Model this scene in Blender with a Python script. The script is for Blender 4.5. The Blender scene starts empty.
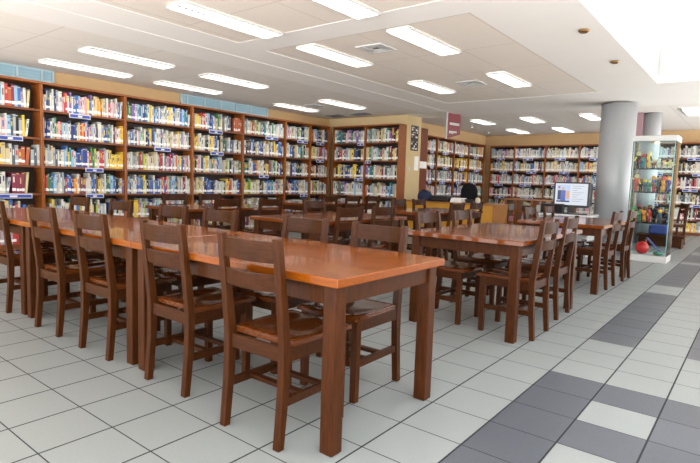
import bpy, bmesh, math, random
from mathutils import Matrix, Vector
R = random.Random(7)
C = bpy.context.scene.collection
SC = bpy.context.scene
PI = math.pi

# ------------------------------------------------------------------ materials
def lin(c):
    c = c / 255.0
    return c / 12.92 if c <= 0.04045 else ((c + 0.055) / 1.055) ** 2.4
def rgb(t): return (lin(t[0]), lin(t[1]), lin(t[2]), 1.0)

class NT:
    def __init__(s, name):
        s.m = bpy.data.materials.new(name); s.m.use_nodes = True
        s.t = s.m.node_tree; s.t.nodes.clear()
        s.out = s.n('ShaderNodeOutputMaterial')
    def n(s, typ, **kw):
        x = s.t.nodes.new(typ)
        for k, v in kw.items(): setattr(x, k, v)
        return x
    def l(s, a, b): s.t.links.new(a, b)
    def math(s, op, a, b=None, c=None):
        x = s.n('ShaderNodeMath', operation=op)
        for i, v in enumerate((a, b, c)):
            if v is None: continue
            if hasattr(v, 'links'): s.l(v, x.inputs[i])
            else: x.inputs[i].default_value = v
        return x.outputs[0]
    def mix(s, f, a, b):
        x = s.n('ShaderNodeMix', data_type='RGBA')
        for i, v in ((0, f), (6, a), (7, b)):
            if hasattr(v, 'links'): s.l(v, x.inputs[i])
            else: x.inputs[i].default_value = v
        return x.outputs[2]
    def bsdf(s, col=None, rough=.5, spec=.5, metal=0, coat=0, coat_r=.05, emit=None, es=0):
        b = s.n('ShaderNodeBsdfPrincipled')
        if col is not None:
            if hasattr(col, 'links'): s.l(col, b.inputs['Base Color'])
            else: b.inputs['Base Color'].default_value = col
        if hasattr(rough, 'links'): s.l(rough, b.inputs['Roughness'])
        else: b.inputs['Roughness'].default_value = rough
        b.inputs['Specular IOR Level'].default_value = spec
        b.inputs['Metallic'].default_value = metal
        b.inputs['Coat Weight'].default_value = coat
        b.inputs['Coat Roughness'].default_value = coat_r
        if emit is not None:
            if hasattr(emit, 'links'): s.l(emit, b.inputs['Emission Color'])
            else: b.inputs['Emission Color'].default_value = emit
            b.inputs['Emission Strength'].default_value = es
        s.l(b.outputs[0], s.out.inputs[0])
        return b
    def noise(s, scale, detail=3, vec=None, rough=.5):
        x = s.n('ShaderNodeTexNoise'); x.inputs['Scale'].default_value = scale
        x.inputs['Detail'].default_value = detail; x.inputs['Roughness'].default_value = rough
        if vec is not None: s.l(vec, x.inputs['Vector'])
        return x.outputs[0]
    def coord(s, scale=(1, 1, 1)):
        tc = s.n('ShaderNodeTexCoord'); mp = s.n('ShaderNodeMapping')
        mp.inputs['Scale'].default_value = scale
        s.l(tc.outputs['Object'], mp.inputs[0]); return mp.outputs[0]
    def bump(s, b, h, strength=.1, dist=.01):
        x = s.n('ShaderNodeBump'); x.inputs['Strength'].default_value = strength
        x.inputs['Distance'].default_value = dist
        s.l(h, x.inputs['Height']); s.l(x.outputs[0], b.inputs['Normal'])

def plain(name, c, rough=.5, spec=.5, metal=0, coat=0):
    k = NT(name); k.bsdf(rgb(c), rough, spec, metal, coat); return k.m
def mottled(name, c1, c2, scale, rough=.6, spec=.4, bump=0):
    k = NT(name); f = k.noise(scale, 4, k.coord())
    b = k.bsdf(k.mix(f, rgb(c1), rgb(c2)), rough, spec)
    if bump: k.bump(b, f, bump)
    return k.m
def wood(name, c1, c2, scale=(3, 3, 3), rough=.35, coat=0, coat_r=.06, spec=.5, rv=.12):
    k = NT(name); v = k.coord(scale)
    f = k.noise(6, 5, v, .6); f2 = k.noise(1.7, 2, k.coord((1, 1, 1)))
    cr = k.n('ShaderNodeValToRGB'); cr.color_ramp.elements[0].position = .32; cr.color_ramp.elements[1].position = .68
    k.l(f, cr.inputs[0]); ff = k.math('MULTIPLY_ADD', f2, .5, -.25); ff = k.math('ADD', cr.outputs[0], ff)
    ff.node.use_clamp = True
    rr = k.math('MULTIPLY_ADD', f, rv, rough - rv / 2)
    k.bsdf(k.mix(ff, rgb(c1), rgb(c2)), rr, spec, 0, coat, coat_r)
    return k.m
def emitter(name, c, s):
    k = NT(name); k.bsdf(rgb((235, 235, 235)), .5, .3, emit=rgb(c), es=s); return k.m

M = {}
M['chair'] = wood('chair_wood', (47, 22, 5), (70, 35, 10), (14, 14, 1.5), .42, .05, .15, .12)
M['chair_side'] = wood('chair_wood_along', (43, 20, 5), (66, 33, 10), (14, 1.5, 14), .42, .05, .15, .12)
M['seat'] = wood('seat_wood', (60, 28, 7), (100, 49, 13), (1.6, 14, 14), .25, .4, .1, .3)
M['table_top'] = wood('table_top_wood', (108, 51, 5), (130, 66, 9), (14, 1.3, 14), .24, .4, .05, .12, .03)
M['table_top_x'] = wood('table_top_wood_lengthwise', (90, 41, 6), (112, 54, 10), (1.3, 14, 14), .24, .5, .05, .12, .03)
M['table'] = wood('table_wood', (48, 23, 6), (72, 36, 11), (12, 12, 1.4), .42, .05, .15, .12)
M['shelf'] = wood('bookcase_wood', (98, 50, 20), (130, 70, 30), (1.6, 10, 10), .42)
M['shelf_v'] = wood('bookcase_upright_wood', (124, 64, 20), (154, 86, 32), (10, 10, 1.4), .38)
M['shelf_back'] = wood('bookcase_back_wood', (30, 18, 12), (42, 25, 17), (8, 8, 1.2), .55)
M['panel'] = wood('dark_panel_wood', (96, 44, 25), (122, 60, 33), (10, 10, 1.2), .3, .3)
M['oak'] = wood('yellow_oak', (182, 126, 28), (204, 148, 44), (1.4, 9, 9), .4)
M['oak_top'] = wood('oak_top', (150, 94, 34), (176, 116, 48), (9, 1.4, 9), .3, .4)
M['beige'] = mottled('beige_wall_paint', (192, 162, 120), (202, 172, 130), 3, .75, .3)
M['cream'] = mottled('cream_wall_paint', (200, 178, 136), (210, 188, 146), 3, .7, .3)
M['gypsum'] = mottled('white_gypsum', (238, 235, 232), (243, 240, 237), 2, .8, .2)
M['white'] = plain('white_paint', (190, 191, 190), .45)
M['white_gloss'] = plain('white_laminate', (205, 208, 210), .3)
M['black'] = plain('black_plastic', (22, 22, 25), .35)
M['blackf'] = mottled('black_fabric', (18, 18, 22), (34, 34, 40), 60, .85, .2)
M['navy'] = mottled('navy_fabric', (34, 42, 66), (52, 62, 92), 40, .8, .2)
M['grey'] = plain('grey_plastic', (120, 122, 125), .4)
M['chrome'] = plain('dull_metal', (150, 148, 145), .3, .5, .9)
M['brass'] = plain('brass_rim', (150, 115, 70), .35, .5, .8)
M['paper'] = plain('white_paper', (238, 238, 236), .7)
M['red_sign'] = plain('red_sign_board', (112, 16, 34), .4)
M['mauve'] = plain('mauve_banner', (166, 132, 140), .6)
M['label_white'] = plain('book_spine_label', (236, 236, 234), .6)
M['pages'] = plain('book_pages', (218, 208, 186), .8)
M['tag_blue'] = plain('blue_shelf_tag', (58, 74, 160), .5)
M['tag_white'] = plain('shelf_tag_white', (214, 216, 228), .5)
M['window'] = NT('frosted_window_glass')
def _win():
    k = M['window']; v = k.coord((1, 1, 1))
    tc = k.n('ShaderNodeSeparateXYZ'); k.l(v, tc.inputs[0])
    w = k.math('SINE', k.math('MULTIPLY', tc.outputs[2], 150))
    f = k.math('MULTIPLY_ADD', w, .5, .5)
    k.bsdf(k.mix(f, rgb((132, 160, 172)), rgb((140, 168, 180))), .25, .5, emit=rgb((120, 172, 198)), es=.06)
    M['window'] = k.m
_win()
M['window_frame'] = plain('pale_window_frame', (168, 190, 198), .4)
M['tube'] = emitter('lit_light_diffuser', (255, 253, 248), 2.2)
M['sky_panel'] = emitter('lit_skylight_panel', (244, 250, 255), .5)
M['spot'] = emitter('lit_small_bulb', (255, 246, 225), 5.0)
M['case_lamp'] = emitter('lit_case_lamp', (255, 222, 160), 5.0)

def steel():
    k = NT('brushed_steel_cladding'); f = k.noise(10, 4, k.coord((14, 14, .4)))
    k.bsdf(k.mix(f, rgb((158, 160, 163)), rgb((178, 180, 183))), .42, .5, .12); return k.m
M['steel'] = steel()
def glassm():
    k = NT('clear_case_glass')
    tr = k.n('ShaderNodeBsdfTransparent'); tr.inputs[0].default_value = (.93, .985, .985, 1)
    gl = k.n('ShaderNodeBsdfGlossy'); gl.inputs['Roughness'].default_value = .04
    fr = k.n('ShaderNodeFresnel'); fr.inputs[0].default_value = 1.18
    mx = k.n('ShaderNodeMixShader'); k.l(fr.outputs[0], mx.inputs[0]); k.l(tr.outputs[0], mx.inputs[1]); k.l(gl.outputs[0], mx.inputs[2])
    k.l(mx.outputs[0], k.out.inputs[0]); return k.m
M['glass'] = glassm()
M['glass_edge'] = plain('pale_glass_edge', (150, 172, 178), .2)

TX0, TY0, TDX, TDY = 2.0218, 1.2487, .3039, .3116
def floor_mat():
    k = NT('speckled_floor_tiles')
    sp = k.n('ShaderNodeSeparateXYZ'); k.l(k.coord(), sp.inputs[0])
    u = k.math('DIVIDE', k.math('SUBTRACT', sp.outputs[0], TX0), TDX)
    v = k.math('DIVIDE', k.math('SUBTRACT', sp.outputs[1], TY0), TDY)
    iu, iv = k.math('FLOOR', u), k.math('FLOOR', v)
    fu, fv = k.math('FRACT', k.math('ADD', u, 100)), k.math('FRACT', k.math('ADD', v, 100))
    du = k.math('ABSOLUTE', k.math('SUBTRACT', fu, .5)); dv = k.math('ABSOLUTE', k.math('SUBTRACT', fv, .5))
    g = k.math('MAXIMUM', k.math('GREATER_THAN', du, .5 - .009), k.math('GREATER_THAN', dv, .5 - .014))
    def eq(a, n): return k.math('COMPARE', a, float(n), .25)
    def rng(a, lo, hi): return k.math('MULTIPLY', k.math('GREATER_THAN', a, lo - .5), k.math('LESS_THAN', a, hi + .5))
    def OR(*xs):
        r = xs[0]
        for x in xs[1:]: r = k.math('MAXIMUM', r, x)
        return r
    d1 = k.math('MULTIPLY', eq(iv, -2), OR(rng(iu, -9, 3), rng(iu, 7, 14), rng(iu, 17, 24), rng(iu, 26, 29), rng(iu, 32, 36)))
    d2 = k.math('MULTIPLY', eq(iv, -3), OR(eq(iu, 1), eq(iu, 3), eq(iu, -1)))
    d3 = k.math('MULTIPLY', eq(iv, -4), OR(rng(iu, -2, 3), rng(iu, 7, 10)))
    dark = OR(d1, d2, d3)
    s1 = k.noise(170, 2, k.coord(), .7); s2 = k.noise(70, 3, k.coord()); s3 = k.noise(.9, 2, k.coord())
    wn = k.n('ShaderNodeTexWhiteNoise', noise_dimensions='2D')
    cb = k.n('ShaderNodeCombineXYZ'); k.l(iu, cb.inputs[0]); k.l(iv, cb.inputs[1]); k.l(cb.outputs[0], wn.inputs['Vector'])
    light = k.mix(s1, rgb((114, 118, 118)), rgb((144, 148, 147)))
    light = k.mix(k.math('MULTIPLY', wn.outputs[0], .25), light, rgb((126, 129, 129)))
    dk = k.mix(s1, rgb((54, 57, 63)), rgb((88, 91, 99)))
    dk = k.mix(k.math('MULTIPLY', wn.outputs[0], .35), dk, rgb((92, 95, 102)))
    c = k.mix(dark, light, dk)
    c = k.mix(g, c, rgb((34, 34, 37)))
    r = k.math('MULTIPLY_ADD', s2, .15, .3)
    r = k.math('ADD', r, k.math('MULTIPLY', g, .4))
    b = k.bsdf(c, r, .35)
    k.bump(b, k.math('SUBTRACT', 1.0, g), .25, .002)
    return k.m
M['floor'] = floor_mat()
def ceil_mat(name, c1, c2, ox, oy, px, py):
    k = NT(name); sp = k.n('ShaderNodeSeparateXYZ'); k.l(k.coord(), sp.inputs[0])
    fu = k.math('FRACT', k.math('ADD', k.math('DIVIDE', k.math('SUBTRACT', sp.outputs[0], ox), px), 50))
    fv = k.math('FRACT', k.math('ADD', k.math('DIVIDE', k.math('SUBTRACT', sp.outputs[1], oy), py), 50))
    g = k.math('MAXIMUM', k.math('GREATER_THAN', k.math('ABSOLUTE', k.math('SUBTRACT', fu, .5)), .5 - .004),
               k.math('GREATER_THAN', k.math('ABSOLUTE', k.math('SUBTRACT', fv, .5)), .5 - .007))
    n1 = k.noise(160, 3, k.coord()); n2 = k.noise(30, 3, k.coord((1, 2.5, 1)))
    c = k.mix(k.math('MULTIPLY', k.math('ADD', n1, n2), .5), rgb(c1), rgb(c2))
    c = k.mix(k.math('MULTIPLY', g, .5), c, rgb((150, 142, 134)))
    b = k.bsdf(c, .85, .2); k.bump(b, n1, .15, .004)
    return k.m
M['acoustic'] = ceil_mat('acoustic_ceiling_board', (222, 212, 202), (240, 232, 223), 4.36, 2.17, 1.145, .625)
M['acoustic_far'] = ceil_mat('far_ceiling_board', (228, 223, 218), (242, 238, 233), 4.36, 2.17, 1.145, .625)
M['acoustic_left'] = ceil_mat('left_ceiling_board', (228, 222, 216), (242, 237, 231), 4.83, 5.85, 1.15, .62)

PAL = {'w': (206, 206, 198), 'c': (200, 184, 142), 'g': (160, 166, 170), 'd': (62, 74, 86), 'k': (30, 30, 36),
       'b': (46, 92, 172), 'n': (32, 46, 122), 'l': (136, 182, 216), 't': (22, 128, 134), 'G': (52, 116, 78),
       'L': (176, 200, 72), 'y': (238, 200, 56), 'o': (234, 146, 40), 'r': (188, 44, 46), 'm': (122, 28, 56),
       'p': (216, 156, 168), 'v': (116, 82, 160), 'B': (110, 68, 44), 'O': (172, 78, 42)}
CNAME = {'w': 'white', 'c': 'cream', 'g': 'grey', 'd': 'slate grey', 'k': 'black', 'b': 'blue', 'n': 'navy blue',
         'l': 'light blue', 't': 'teal', 'G': 'green', 'L': 'lime green', 'y': 'yellow', 'o': 'orange', 'r': 'red',
         'm': 'maroon', 'p': 'pink', 'v': 'violet', 'B': 'brown', 'O': 'rust brown'}
def soften(c, f=.16): return tuple(int(v * (1 - f) + 178 * f) for v in c)
PAL = {k: (soften(v) if k not in 'wck' else v) for k, v in PAL.items()}
BM = {k: plain('book_cover_' + CNAME[k].replace(' ', '_'), v, .45, .4) for k, v in PAL.items()}
BKEYS = list(PAL)

# ------------------------------------------------------------------ mesh helpers
class MB:
    def __init__(s): s.bm = bmesh.new()
    def box(s, x0, x1, y0, y1, z0, z1, mat=0, bevel=0, rot=None, piv=None):
        bm = s.bm
        vs = [bm.verts.new((x, y, z)) for z in (z0, z1) for y in (y0, y1) for x in (x0, x1)]
        fs = [bm.faces.new([vs[i] for i in q]) for q in ((0, 2, 3, 1), (4, 5, 7, 6), (0, 1, 5, 4), (2, 6, 7, 3), (0, 4, 6, 2), (1, 3, 7, 5))]
        for f in fs: f.material_index = mat
        if bevel:
            es = list({e for f in fs for e in f.edges})
            r = bmesh.ops.bevel(bm, geom=es, offset=bevel, segments=2, profile=.5, affect='EDGES', clamp_overlap=True)
            for f in r['faces']: f.material_index = mat
        return vs
    def hexa(s, p, mat=0, bevel=0):
        """8 points: bottom quad then top quad, same winding"""
        bm = s.bm; vs = [bm.verts.new(q) for q in p]
        fs = [bm.faces.new([vs[i] for i in q]) for q in ((3, 2, 1, 0), (4, 5, 6, 7), (0, 1, 5, 4), (1, 2, 6, 5), (2, 3, 7, 6), (3, 0, 4, 7))]
        for f in fs: f.material_index = mat
        if bevel:
            es = list({e for f in fs for e in f.edges})
            bmesh.ops.bevel(bm, geom=es, offset=bevel, segments=2, profile=.5, affect='EDGES', clamp_overlap=True)
    def loft(s, rings, mat=0, close=True, caps=True, smooth=False):
        bm = s.bm; rv = [[bm.verts.new(p) for p in r] for r in rings]; n = len(rv[0])
        for a, b in zip(rv, rv[1:]):
            for i in range(n if close else n - 1):
                f = bm.faces.new((a[i], a[(i + 1) % n], b[(i + 1) % n], b[i])); f.material_index = mat; f.smooth = smooth
        if caps:
            f = bm.faces.new(rv[0][::-1]); f.material_index = mat
            f = bm.faces.new(rv[-1]); f.material_index = mat
    def lathe(s, prof, cx=0, cy=0, n=24, mat=0, smooth=True):
        rings = [[(cx + r * math.cos(2 * PI * i / n), cy + r * math.sin(2 * PI * i / n), z) for i in range(n)] for r, z in prof]
        s.loft(rings, mat, True, True, smooth)
    def ball(s, c, r, n=14, mat=0, sq=(1, 1, 1)):
        prof = []
        rings = []
        for j in range(1, 10):
            t = -PI / 2 + PI * j / 10
            rings.append([(c[0] + sq[0] * r * math.cos(t) * math.cos(2 * PI * i / n), c[1] + sq[1] * r * math.cos(t) * math.sin(2 * PI * i / n), c[2] + sq[2] * r * math.sin(t)) for i in range(n)])
        s.loft(rings, mat, True, True, True)
    def rod(s, a, b, r, n=8, mat=0, r2=None):
        a, b = Vector(a), Vector(b); d = (b - a).normalized()
        x = d.orthogonal().normalized(); y = d.cross(x); r2 = r if r2 is None else r2
        ring = lambda p, q: [tuple(p + x * q * math.cos(2 * PI * i / n) + y * q * math.sin(2 * PI * i / n)) for i in range(n)]
        s.loft([ring(a, r), ring(b, r2)], mat, True, True, True)
    def build(s, name, mats, parent=None, loc=None):
        bm = s.bm
        bmesh.ops.recalc_face_normals(bm, faces=bm.faces[:])
        me = bpy.data.meshes.new(name); bm.to_mesh(me); bm.free()
        for m in (mats if isinstance(mats, (list, tuple)) else [mats]): me.materials.append(m)
        o = bpy.data.objects.new(name, me); C.objects.link(o)
        if parent is not None: o.parent = parent
        if loc is not None: o.location = loc
        return o

def tag(o, label=None, cat=None, group=None, kind=None):
    if label: o['label'] = label
    if cat: o['category'] = cat
    if group: o['group'] = group
    if kind: o['kind'] = kind
    return o
def empty(name, label, cat, loc=(0, 0, 0), rz=0, group=None):
    o = bpy.data.objects.new(name, None); C.objects.link(o)
    o.empty_display_size = .1
    o.location = loc; o.rotation_euler = (0, 0, rz)
    return tag(o, label, cat, group)
def dup(root, loc, rz=0, label=None, group=None):
    r = root.copy(); C.objects.link(r); r.location = loc; r.rotation_euler = (0, 0, rz)
    if label: r['label'] = label
    if group: r['group'] = group
    for ch in list(root.children):
        c = ch.copy(); C.objects.link(c); c.parent = r
        for g in ch.children:
            d = g.copy(); C.objects.link(d); d.parent = c
    return r
def struct(name, mb, mats, label=None, cat=None):
    o = mb.build(name, mats); o['kind'] = 'structure'
    if label: o['label'] = label
    if cat: o['category'] = cat
    return o
def bxs(*a, **k):
    m = MB(); m.box(*a, **k); return m

# ------------------------------------------------------------------ shell
ZC, ZF = 2.637, 2.76
struct('floor', bxs(-2, 16.8, -3.2, 8.8, -.1, 0), M['floor'], 'speckled pale grey floor tiles with a dark grey tile stripe', 'floor')
struct('wall_left', bxs(-3, 10.55, 8.6, 8.8, 0, 2.9), M['beige'], 'beige wall behind the long bookcases on the left', 'wall')
struct('wall_center', bxs(9.95, 10.55, 6.3, 8.598, 0, 2.9), M['cream'], 'cream wall end like a pillar beside the angled bookcases', 'wall')
struct('wall_back', bxs(10.552, 16.8, 7.36, 7.56, 0, 2.95), M['beige'], 'beige wall above the far left bookcases', 'wall')
struct('wall_far', bxs(16.5, 16.8, -1.6, 7.358, 0, 2.95), M['beige'], 'beige wall above the far bookcases', 'wall')
struct('wall_light_block', bxs(1.5, 8.8, -4.2, -4.0, 0, 2.9), M['cream'], 'unseen cream wall added on the right to block outside light', 'wall')  # out of view, added and kept short to hold back light from the right
# ceilings
def slab(name, x0, x1, y0, y1, z, mat, label, th=.1): return struct(name, bxs(x0, x1, y0, y1, z, z + th), M[mat], label, 'ceiling')
slab('ceiling', -3, 8.88, 2.15, 4.77, ZC, 'acoustic', 'beige acoustic ceiling boards over the near tables')
slab('ceiling_left', -3, 9.95, 5.85, 8.6, ZC, 'acoustic_left', 'pale ceiling boards in front of the left bookcases')
slab('ceiling_far', 10.7, 16.5, -1.6, 7.36, ZF, 'acoustic_far', 'white ceiling boards over the far end of the room')
m = MB(); m.box(-3, 10.7, 4.77, 5.3, ZC - .003, ZC + .1); m.box(-3, 10.7, 5.3, 5.85, ZC - .006, ZC + .1)
struct('trim_1', m, M['gypsum'], 'smooth white ceiling band running over the middle tables', 'ceiling band')
struct('trim_2', bxs(3.93, 4.34, 2.15, 4.77, ZC - .003, ZC + .09), M['gypsum'], 'short white ceiling band crossing between the near lights', 'ceiling band')
m = MB(); m.box(8.88, 10.7, -2.2, 4.77, ZC - .004, ZC + .2); m.box(9.95, 10.7, 5.85, 7.36, ZC - .004, ZC + .2)
struct('trim_3', m, M['gypsum'], 'wide white ceiling beam above the steel column', 'ceiling band')
m = MB(); m.box(-3, 8.88, 1.29, 2.15, ZC - .003, ZC + .1); m.box(8.53, 8.88, -5, 1.29, ZC - .003, ZC + .1)
struct('trim_4', m, M['gypsum'], 'white ceiling band with spotlights beside the skylight', 'ceiling band')
m = MB(); m.box(-3, 8.53, 1.29, 1.35, ZC + .1, ZC + .5); m.box(8.53, 8.6, -5, 1.29, ZC + .1, ZC + .5)
struct('trim_5', m, M['white'], 'white skylight recess sides', 'ceiling trim')
m = MB(); m.box(-3, 8.53, -5, 1.288, ZC + .45, ZC + .5)
struct('window_1', m, M['sky_panel'], 'large bright skylight panel in the ceiling at right', 'skylight')
m = MB()
for i in range(9): m.box(-1, 8.4, .2 - i * .42, .23 - i * .42, ZC + .40, ZC + .447)
struct('trim_6', m, M['white'], 'thin white slats under the skylight panel', 'ceiling trim')
# skirting at the pillar
struct('baseboard_center', bxs(9.94, 10.56, 6.285, 6.299, 0, .1), M['shelf'], 'brown baseboard at the foot of the cream wall end', 'baseboard')
# clerestory windows on the left wall
def window(n, x0, x1, xs, label):
    fr = MB()
    z0, z1, y0, y1 = 2.44, 2.634, 8.555, 8.599
    fr.box(x0, x1, y0, y1, z1 - .018, z1); fr.box(x0, x1, y0, y1, z0, z0 + .03)
    for x in [x0 + .014] + xs + [x1 - .014]: fr.box(x - .014, x + .014, y0, y1, z0 + .03, z1 - .018)
    o = struct('window_%d' % n, fr, M['window_frame'], label, 'window')
    g = bxs(x0 + .02, x1 - .02, y0 + .02, y1, z0 + .02, z1 - .01).build('window_glass', M['window'], o)
    return o
window(2, 1.4, 3.52, [1.9, 2.45, 3.02, 3.35], 'pale blue frosted window strip above the leftmost bookcase')
window(3, 5.72, 7.88, [5.86, 6.24, 6.62, 7.01, 7.39], 'pale blue frosted window strip above the fourth and fifth bookcases')

# ------------------------------------------------------------------ ceiling fittings
NUM = ['first', 'second', 'third', 'fourth', 'fifth', 'sixth', 'seventh', 'eighth', 'ninth', 'tenth', 'eleventh', 'twelfth',
       'thirteenth', 'fourteenth', 'fifteenth', 'sixteenth', 'seventeenth', 'eighteenth', 'nineteenth', 'twentieth']
NUM += ['twenty-' + x for x in NUM[:9]] + ['thirtieth'] + ['thirty-' + x for x in NUM[:9]] + ['fortieth'] + ['forty-' + x for x in NUM[:9]] + ['fiftieth'] + ['fifty-' + x for x in NUM[:9]]
def ceil_light(x0, x1, y0, y1, z, label, louvre):
    t = empty('ceiling_light', label, 'ceiling light', ((x0 + x1) / 2, (y0 + y1) / 2, z - .03), 0, 'fluorescent ceiling lights')
    a, b = (x1 - x0) / 2, (y1 - y0) / 2
    f = MB(); w = .012
    f.box(-a - w, a + w, -b - w, -b, 0, .026); f.box(-a - w, a + w, b, b + w, 0, .026)
    f.box(-a - w, -a, -b, b, 0, .026); f.box(a, a + w, -b, b, 0, .026)
    f.build('frame', M['white'], t)
    bxs(-a, a, -b, b, .012, .024).build('diffuser', M['tube'], t)
    if louvre:
        l = MB(); n = 18
        for i in range(n):
            x = -a + (i + .5) * 2 * a / n
            l.box(x - .011, x + .011, -.02, .02, .004, .011)
        l.box(-a, a, -.004, .004, .0105, .0118); l.build('louvre', M['grey'], t)
    return t
r1, r2, r3, r4 = (4.055, 4.31), (2.82, 3.06), (6.51, 6.765), (7.72, 7.95)
LT = [((2.75, 3.9), r1, ZC, 'long lit ceiling light at the top left, nearest to the beam above the long table', 1),
      ((4.4, 5.5), r1, ZC, 'lit ceiling light just past the crossing white ceiling band, left one of its pair', 0),
      ((6.77, 7.8), r1, ZC, 'lit ceiling light in front of the ceiling vent near the red sign, left one', 0),
      ((2.75, 3.9), r2, ZC, 'lit ceiling light cut off by the top edge of the photo', 0),
      ((4.4, 5.5), r2, ZC, 'broad lit ceiling light beside the square vent at upper middle', 0),
      ((6.77, 7.8), r2, ZC, 'lit ceiling light nearest to the spotlights and steel column', 0),
      ((3.08, 4.24), r3, ZC, 'louvred ceiling light above the first bookcases, farther from the wall', 1),
      ((4.83, 5.99), r3, ZC, 'louvred ceiling light above the third bookcase, second along from the left', 1),
      ((7.5, 8.68), r3, ZC, 'lit ceiling light in front of the angled bookcases, farther from the left wall', 0),
      ((3.08, 4.3), r4, ZC, 'louvred ceiling light at far left closest to the blue window', 1),
      ((4.81, 6.0), r4, ZC, 'louvred ceiling light along the wall above the third and fourth bookcases', 0),
      ((7.45, 8.58), r4, ZC, 'lit ceiling light along the left wall nearest the room corner', 0),
      ((12.3, 13.26), (5.66, 5.95), ZF, 'small far ceiling light just right of the red sign', 0),
      ((12.32, 13.3), (4.38, 4.68), ZF, 'small far ceiling light in the middle of the far front row', 0),
      ((12.25, 13.25), (3.05, 3.32), ZF, 'small far ceiling light beside the steel column', 0),
      ((14.65, 15.85), (5.66, 5.95), ZF, 'most distant ceiling light on the left, close to the far bookcases', 0),
      ((14.7, 15.85), (4.38, 4.68), ZF, 'most distant ceiling light, second from the left by the far wall', 0),
      ((12.15, 13.2), (1.12, 1.38), ZF, 'far ceiling light at the right edge above the glass case', 0),
      ((14.7, 15.85), (3.05, 3.32), ZF, 'most distant ceiling light next to the steel column', 0)]
for (x, y, z, lab, lv) in LT: ceil_light(x[0], x[1], y[0], y[1], z, lab, lv)
def vent(x, y, z, s, label):
    t = empty('ceiling_vent', label, 'ceiling vent', (x, y, z - .02), 0, 'ceiling air vents')
    f = MB(); a = s / 2
    for q in (1.0, .72, .46):
        b = a * q; w = .026; zz = .006 * (1 - q)
        f.box(-b, b, -b, -b + w, zz, .016); f.box(-b, b, b - w, b, zz, .016)
        f.box(-b, -b + w, -b + w, b - w, zz, .016); f.box(b - w, b, -b + w, b - w, zz, .016)
    f.build('grille', M['white'], t)
    bxs(-a + .01, a - .01, -a + .01, a - .01, .0165, .019).build('duct_opening', M['black'], t)
vent(4.9, 3.56, ZC, .34, 'square ceiling vent with dark slots at upper middle beside a broad light')
vent(7.25, 3.52, ZC, .34, 'square ceiling vent farther back, left of the light nearest the column')
vent(7.95, 7.27, ZC, .3, 'small faint ceiling vent between the two lights near the corner')
vent(5.85, 8.15, ZC, .3, 'small ceiling vent near the left wall above the second window strip')
def slot(x0, x1, y0, y1, label):
    t = empty('air_grille', label, 'ceiling vent', ((x0 + x1) / 2, (y0 + y1) / 2, ZC - .02), 0, 'dark slot vents')
    a, b = (x1 - x0) / 2, (y1 - y0) / 2
    f = MB(); f.box(-a, a, -b, -b + .02, 0, .018); f.box(-a, a, b - .02, b, 0, .018); f.box(-a, -a + .02, -b, b, 0, .018); f.box(a - .02, a, -b, b, 0, .018)
    f.build('frame', M['grey'], t)
    s = MB()
    n = 5; s.box(-.006, .006, -b + .02, b - .02, .003, .0125)
    for i in range(n):
        y = -b + .03 + i * (2 * b - .06) / (n - 1); s.box(-a + .02, a - .02, y - .006, y + .006, .004, .012)
    s.build('louvre', M['grey'], t)
    bxs(-a + .02, a - .02, -b + .02, b - .02, .0135, .017).build('duct_opening', M['black'], t)
slot(9.3, 9.6, 7.75, 8.15, 'dark slot vent on the ceiling closest to the corner of the bookcases')
slot(9.3, 9.55, 7.0, 7.4, 'dark slot vent on the ceiling in front of the angled bookcases')
def spot(x, y, z, r, label, cat='spotlight'):
    t = empty('downlight', label, cat, (x, y, z - .014), 0, 'small round ceiling spotlights')
    f = MB(); n = 20
    f.lathe([(r, .013), (r, 0), (r * .7, -.012), (r * .66, -.012), (r * .62, .004)], n=n)
    f.build('rim', M['brass'] if r > .048 else M['white'], t)
    f = MB(); f.lathe([(r * .6, .006), (r * .55, -.004), (r * .2, -.01)], n=n); f.build('bulb', M['spot'] if r < .05 else M['chrome'], t)
spot(5.38, 1.45 + .02, ZC - .003, .05, 'brass rimmed ceiling spotlight, the nearer of the two beside the skylight')
spot(6.85, 1.5, ZC - .003, .05, 'brass rimmed ceiling spotlight, the farther of the two beside the skylight')
spot(11.3, 6.2, ZF, .045, 'tiny white ceiling spotlight left of the red sign')
spot(13.7, 6.55, ZF, .045, 'tiny white ceiling spotlight below and right of the red sign')
spot(15.3, 6.75, ZF, .045, 'tiny white ceiling spotlight above the far corner of bookcases')

# red hanging sign
t = empty('hanging_sign', 'dark red sign board with white lettering hanging from the ceiling', 'sign', (10.02, 5.36, ZC))
m = MB(); b = .012
m.hexa([(0, -b, -.545), (.42, -b - .09, -.43), (.42, b - .09, -.43), (0, b, -.545), (0, -b, -.0), (.42, -b - .09, -.0), (.42, b - .09, -.0), (0, b, -.0)])
sg = m.build('board', M['red_sign'], t)
m = MB(); m.box(-.016, -.001, -.016, .016, -.555, 0); m.build('edge_strip', M['white'], t)
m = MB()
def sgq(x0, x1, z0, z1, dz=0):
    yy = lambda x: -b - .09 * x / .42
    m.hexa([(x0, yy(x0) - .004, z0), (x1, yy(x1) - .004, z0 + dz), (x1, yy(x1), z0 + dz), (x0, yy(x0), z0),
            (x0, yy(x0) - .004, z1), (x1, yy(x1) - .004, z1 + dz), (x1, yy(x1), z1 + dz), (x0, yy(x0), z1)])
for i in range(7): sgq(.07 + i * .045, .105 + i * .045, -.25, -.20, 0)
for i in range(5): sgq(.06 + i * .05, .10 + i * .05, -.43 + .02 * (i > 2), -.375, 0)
m.build('bars', M['white'], t)  # two rows of plain white bars on the board face

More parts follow.
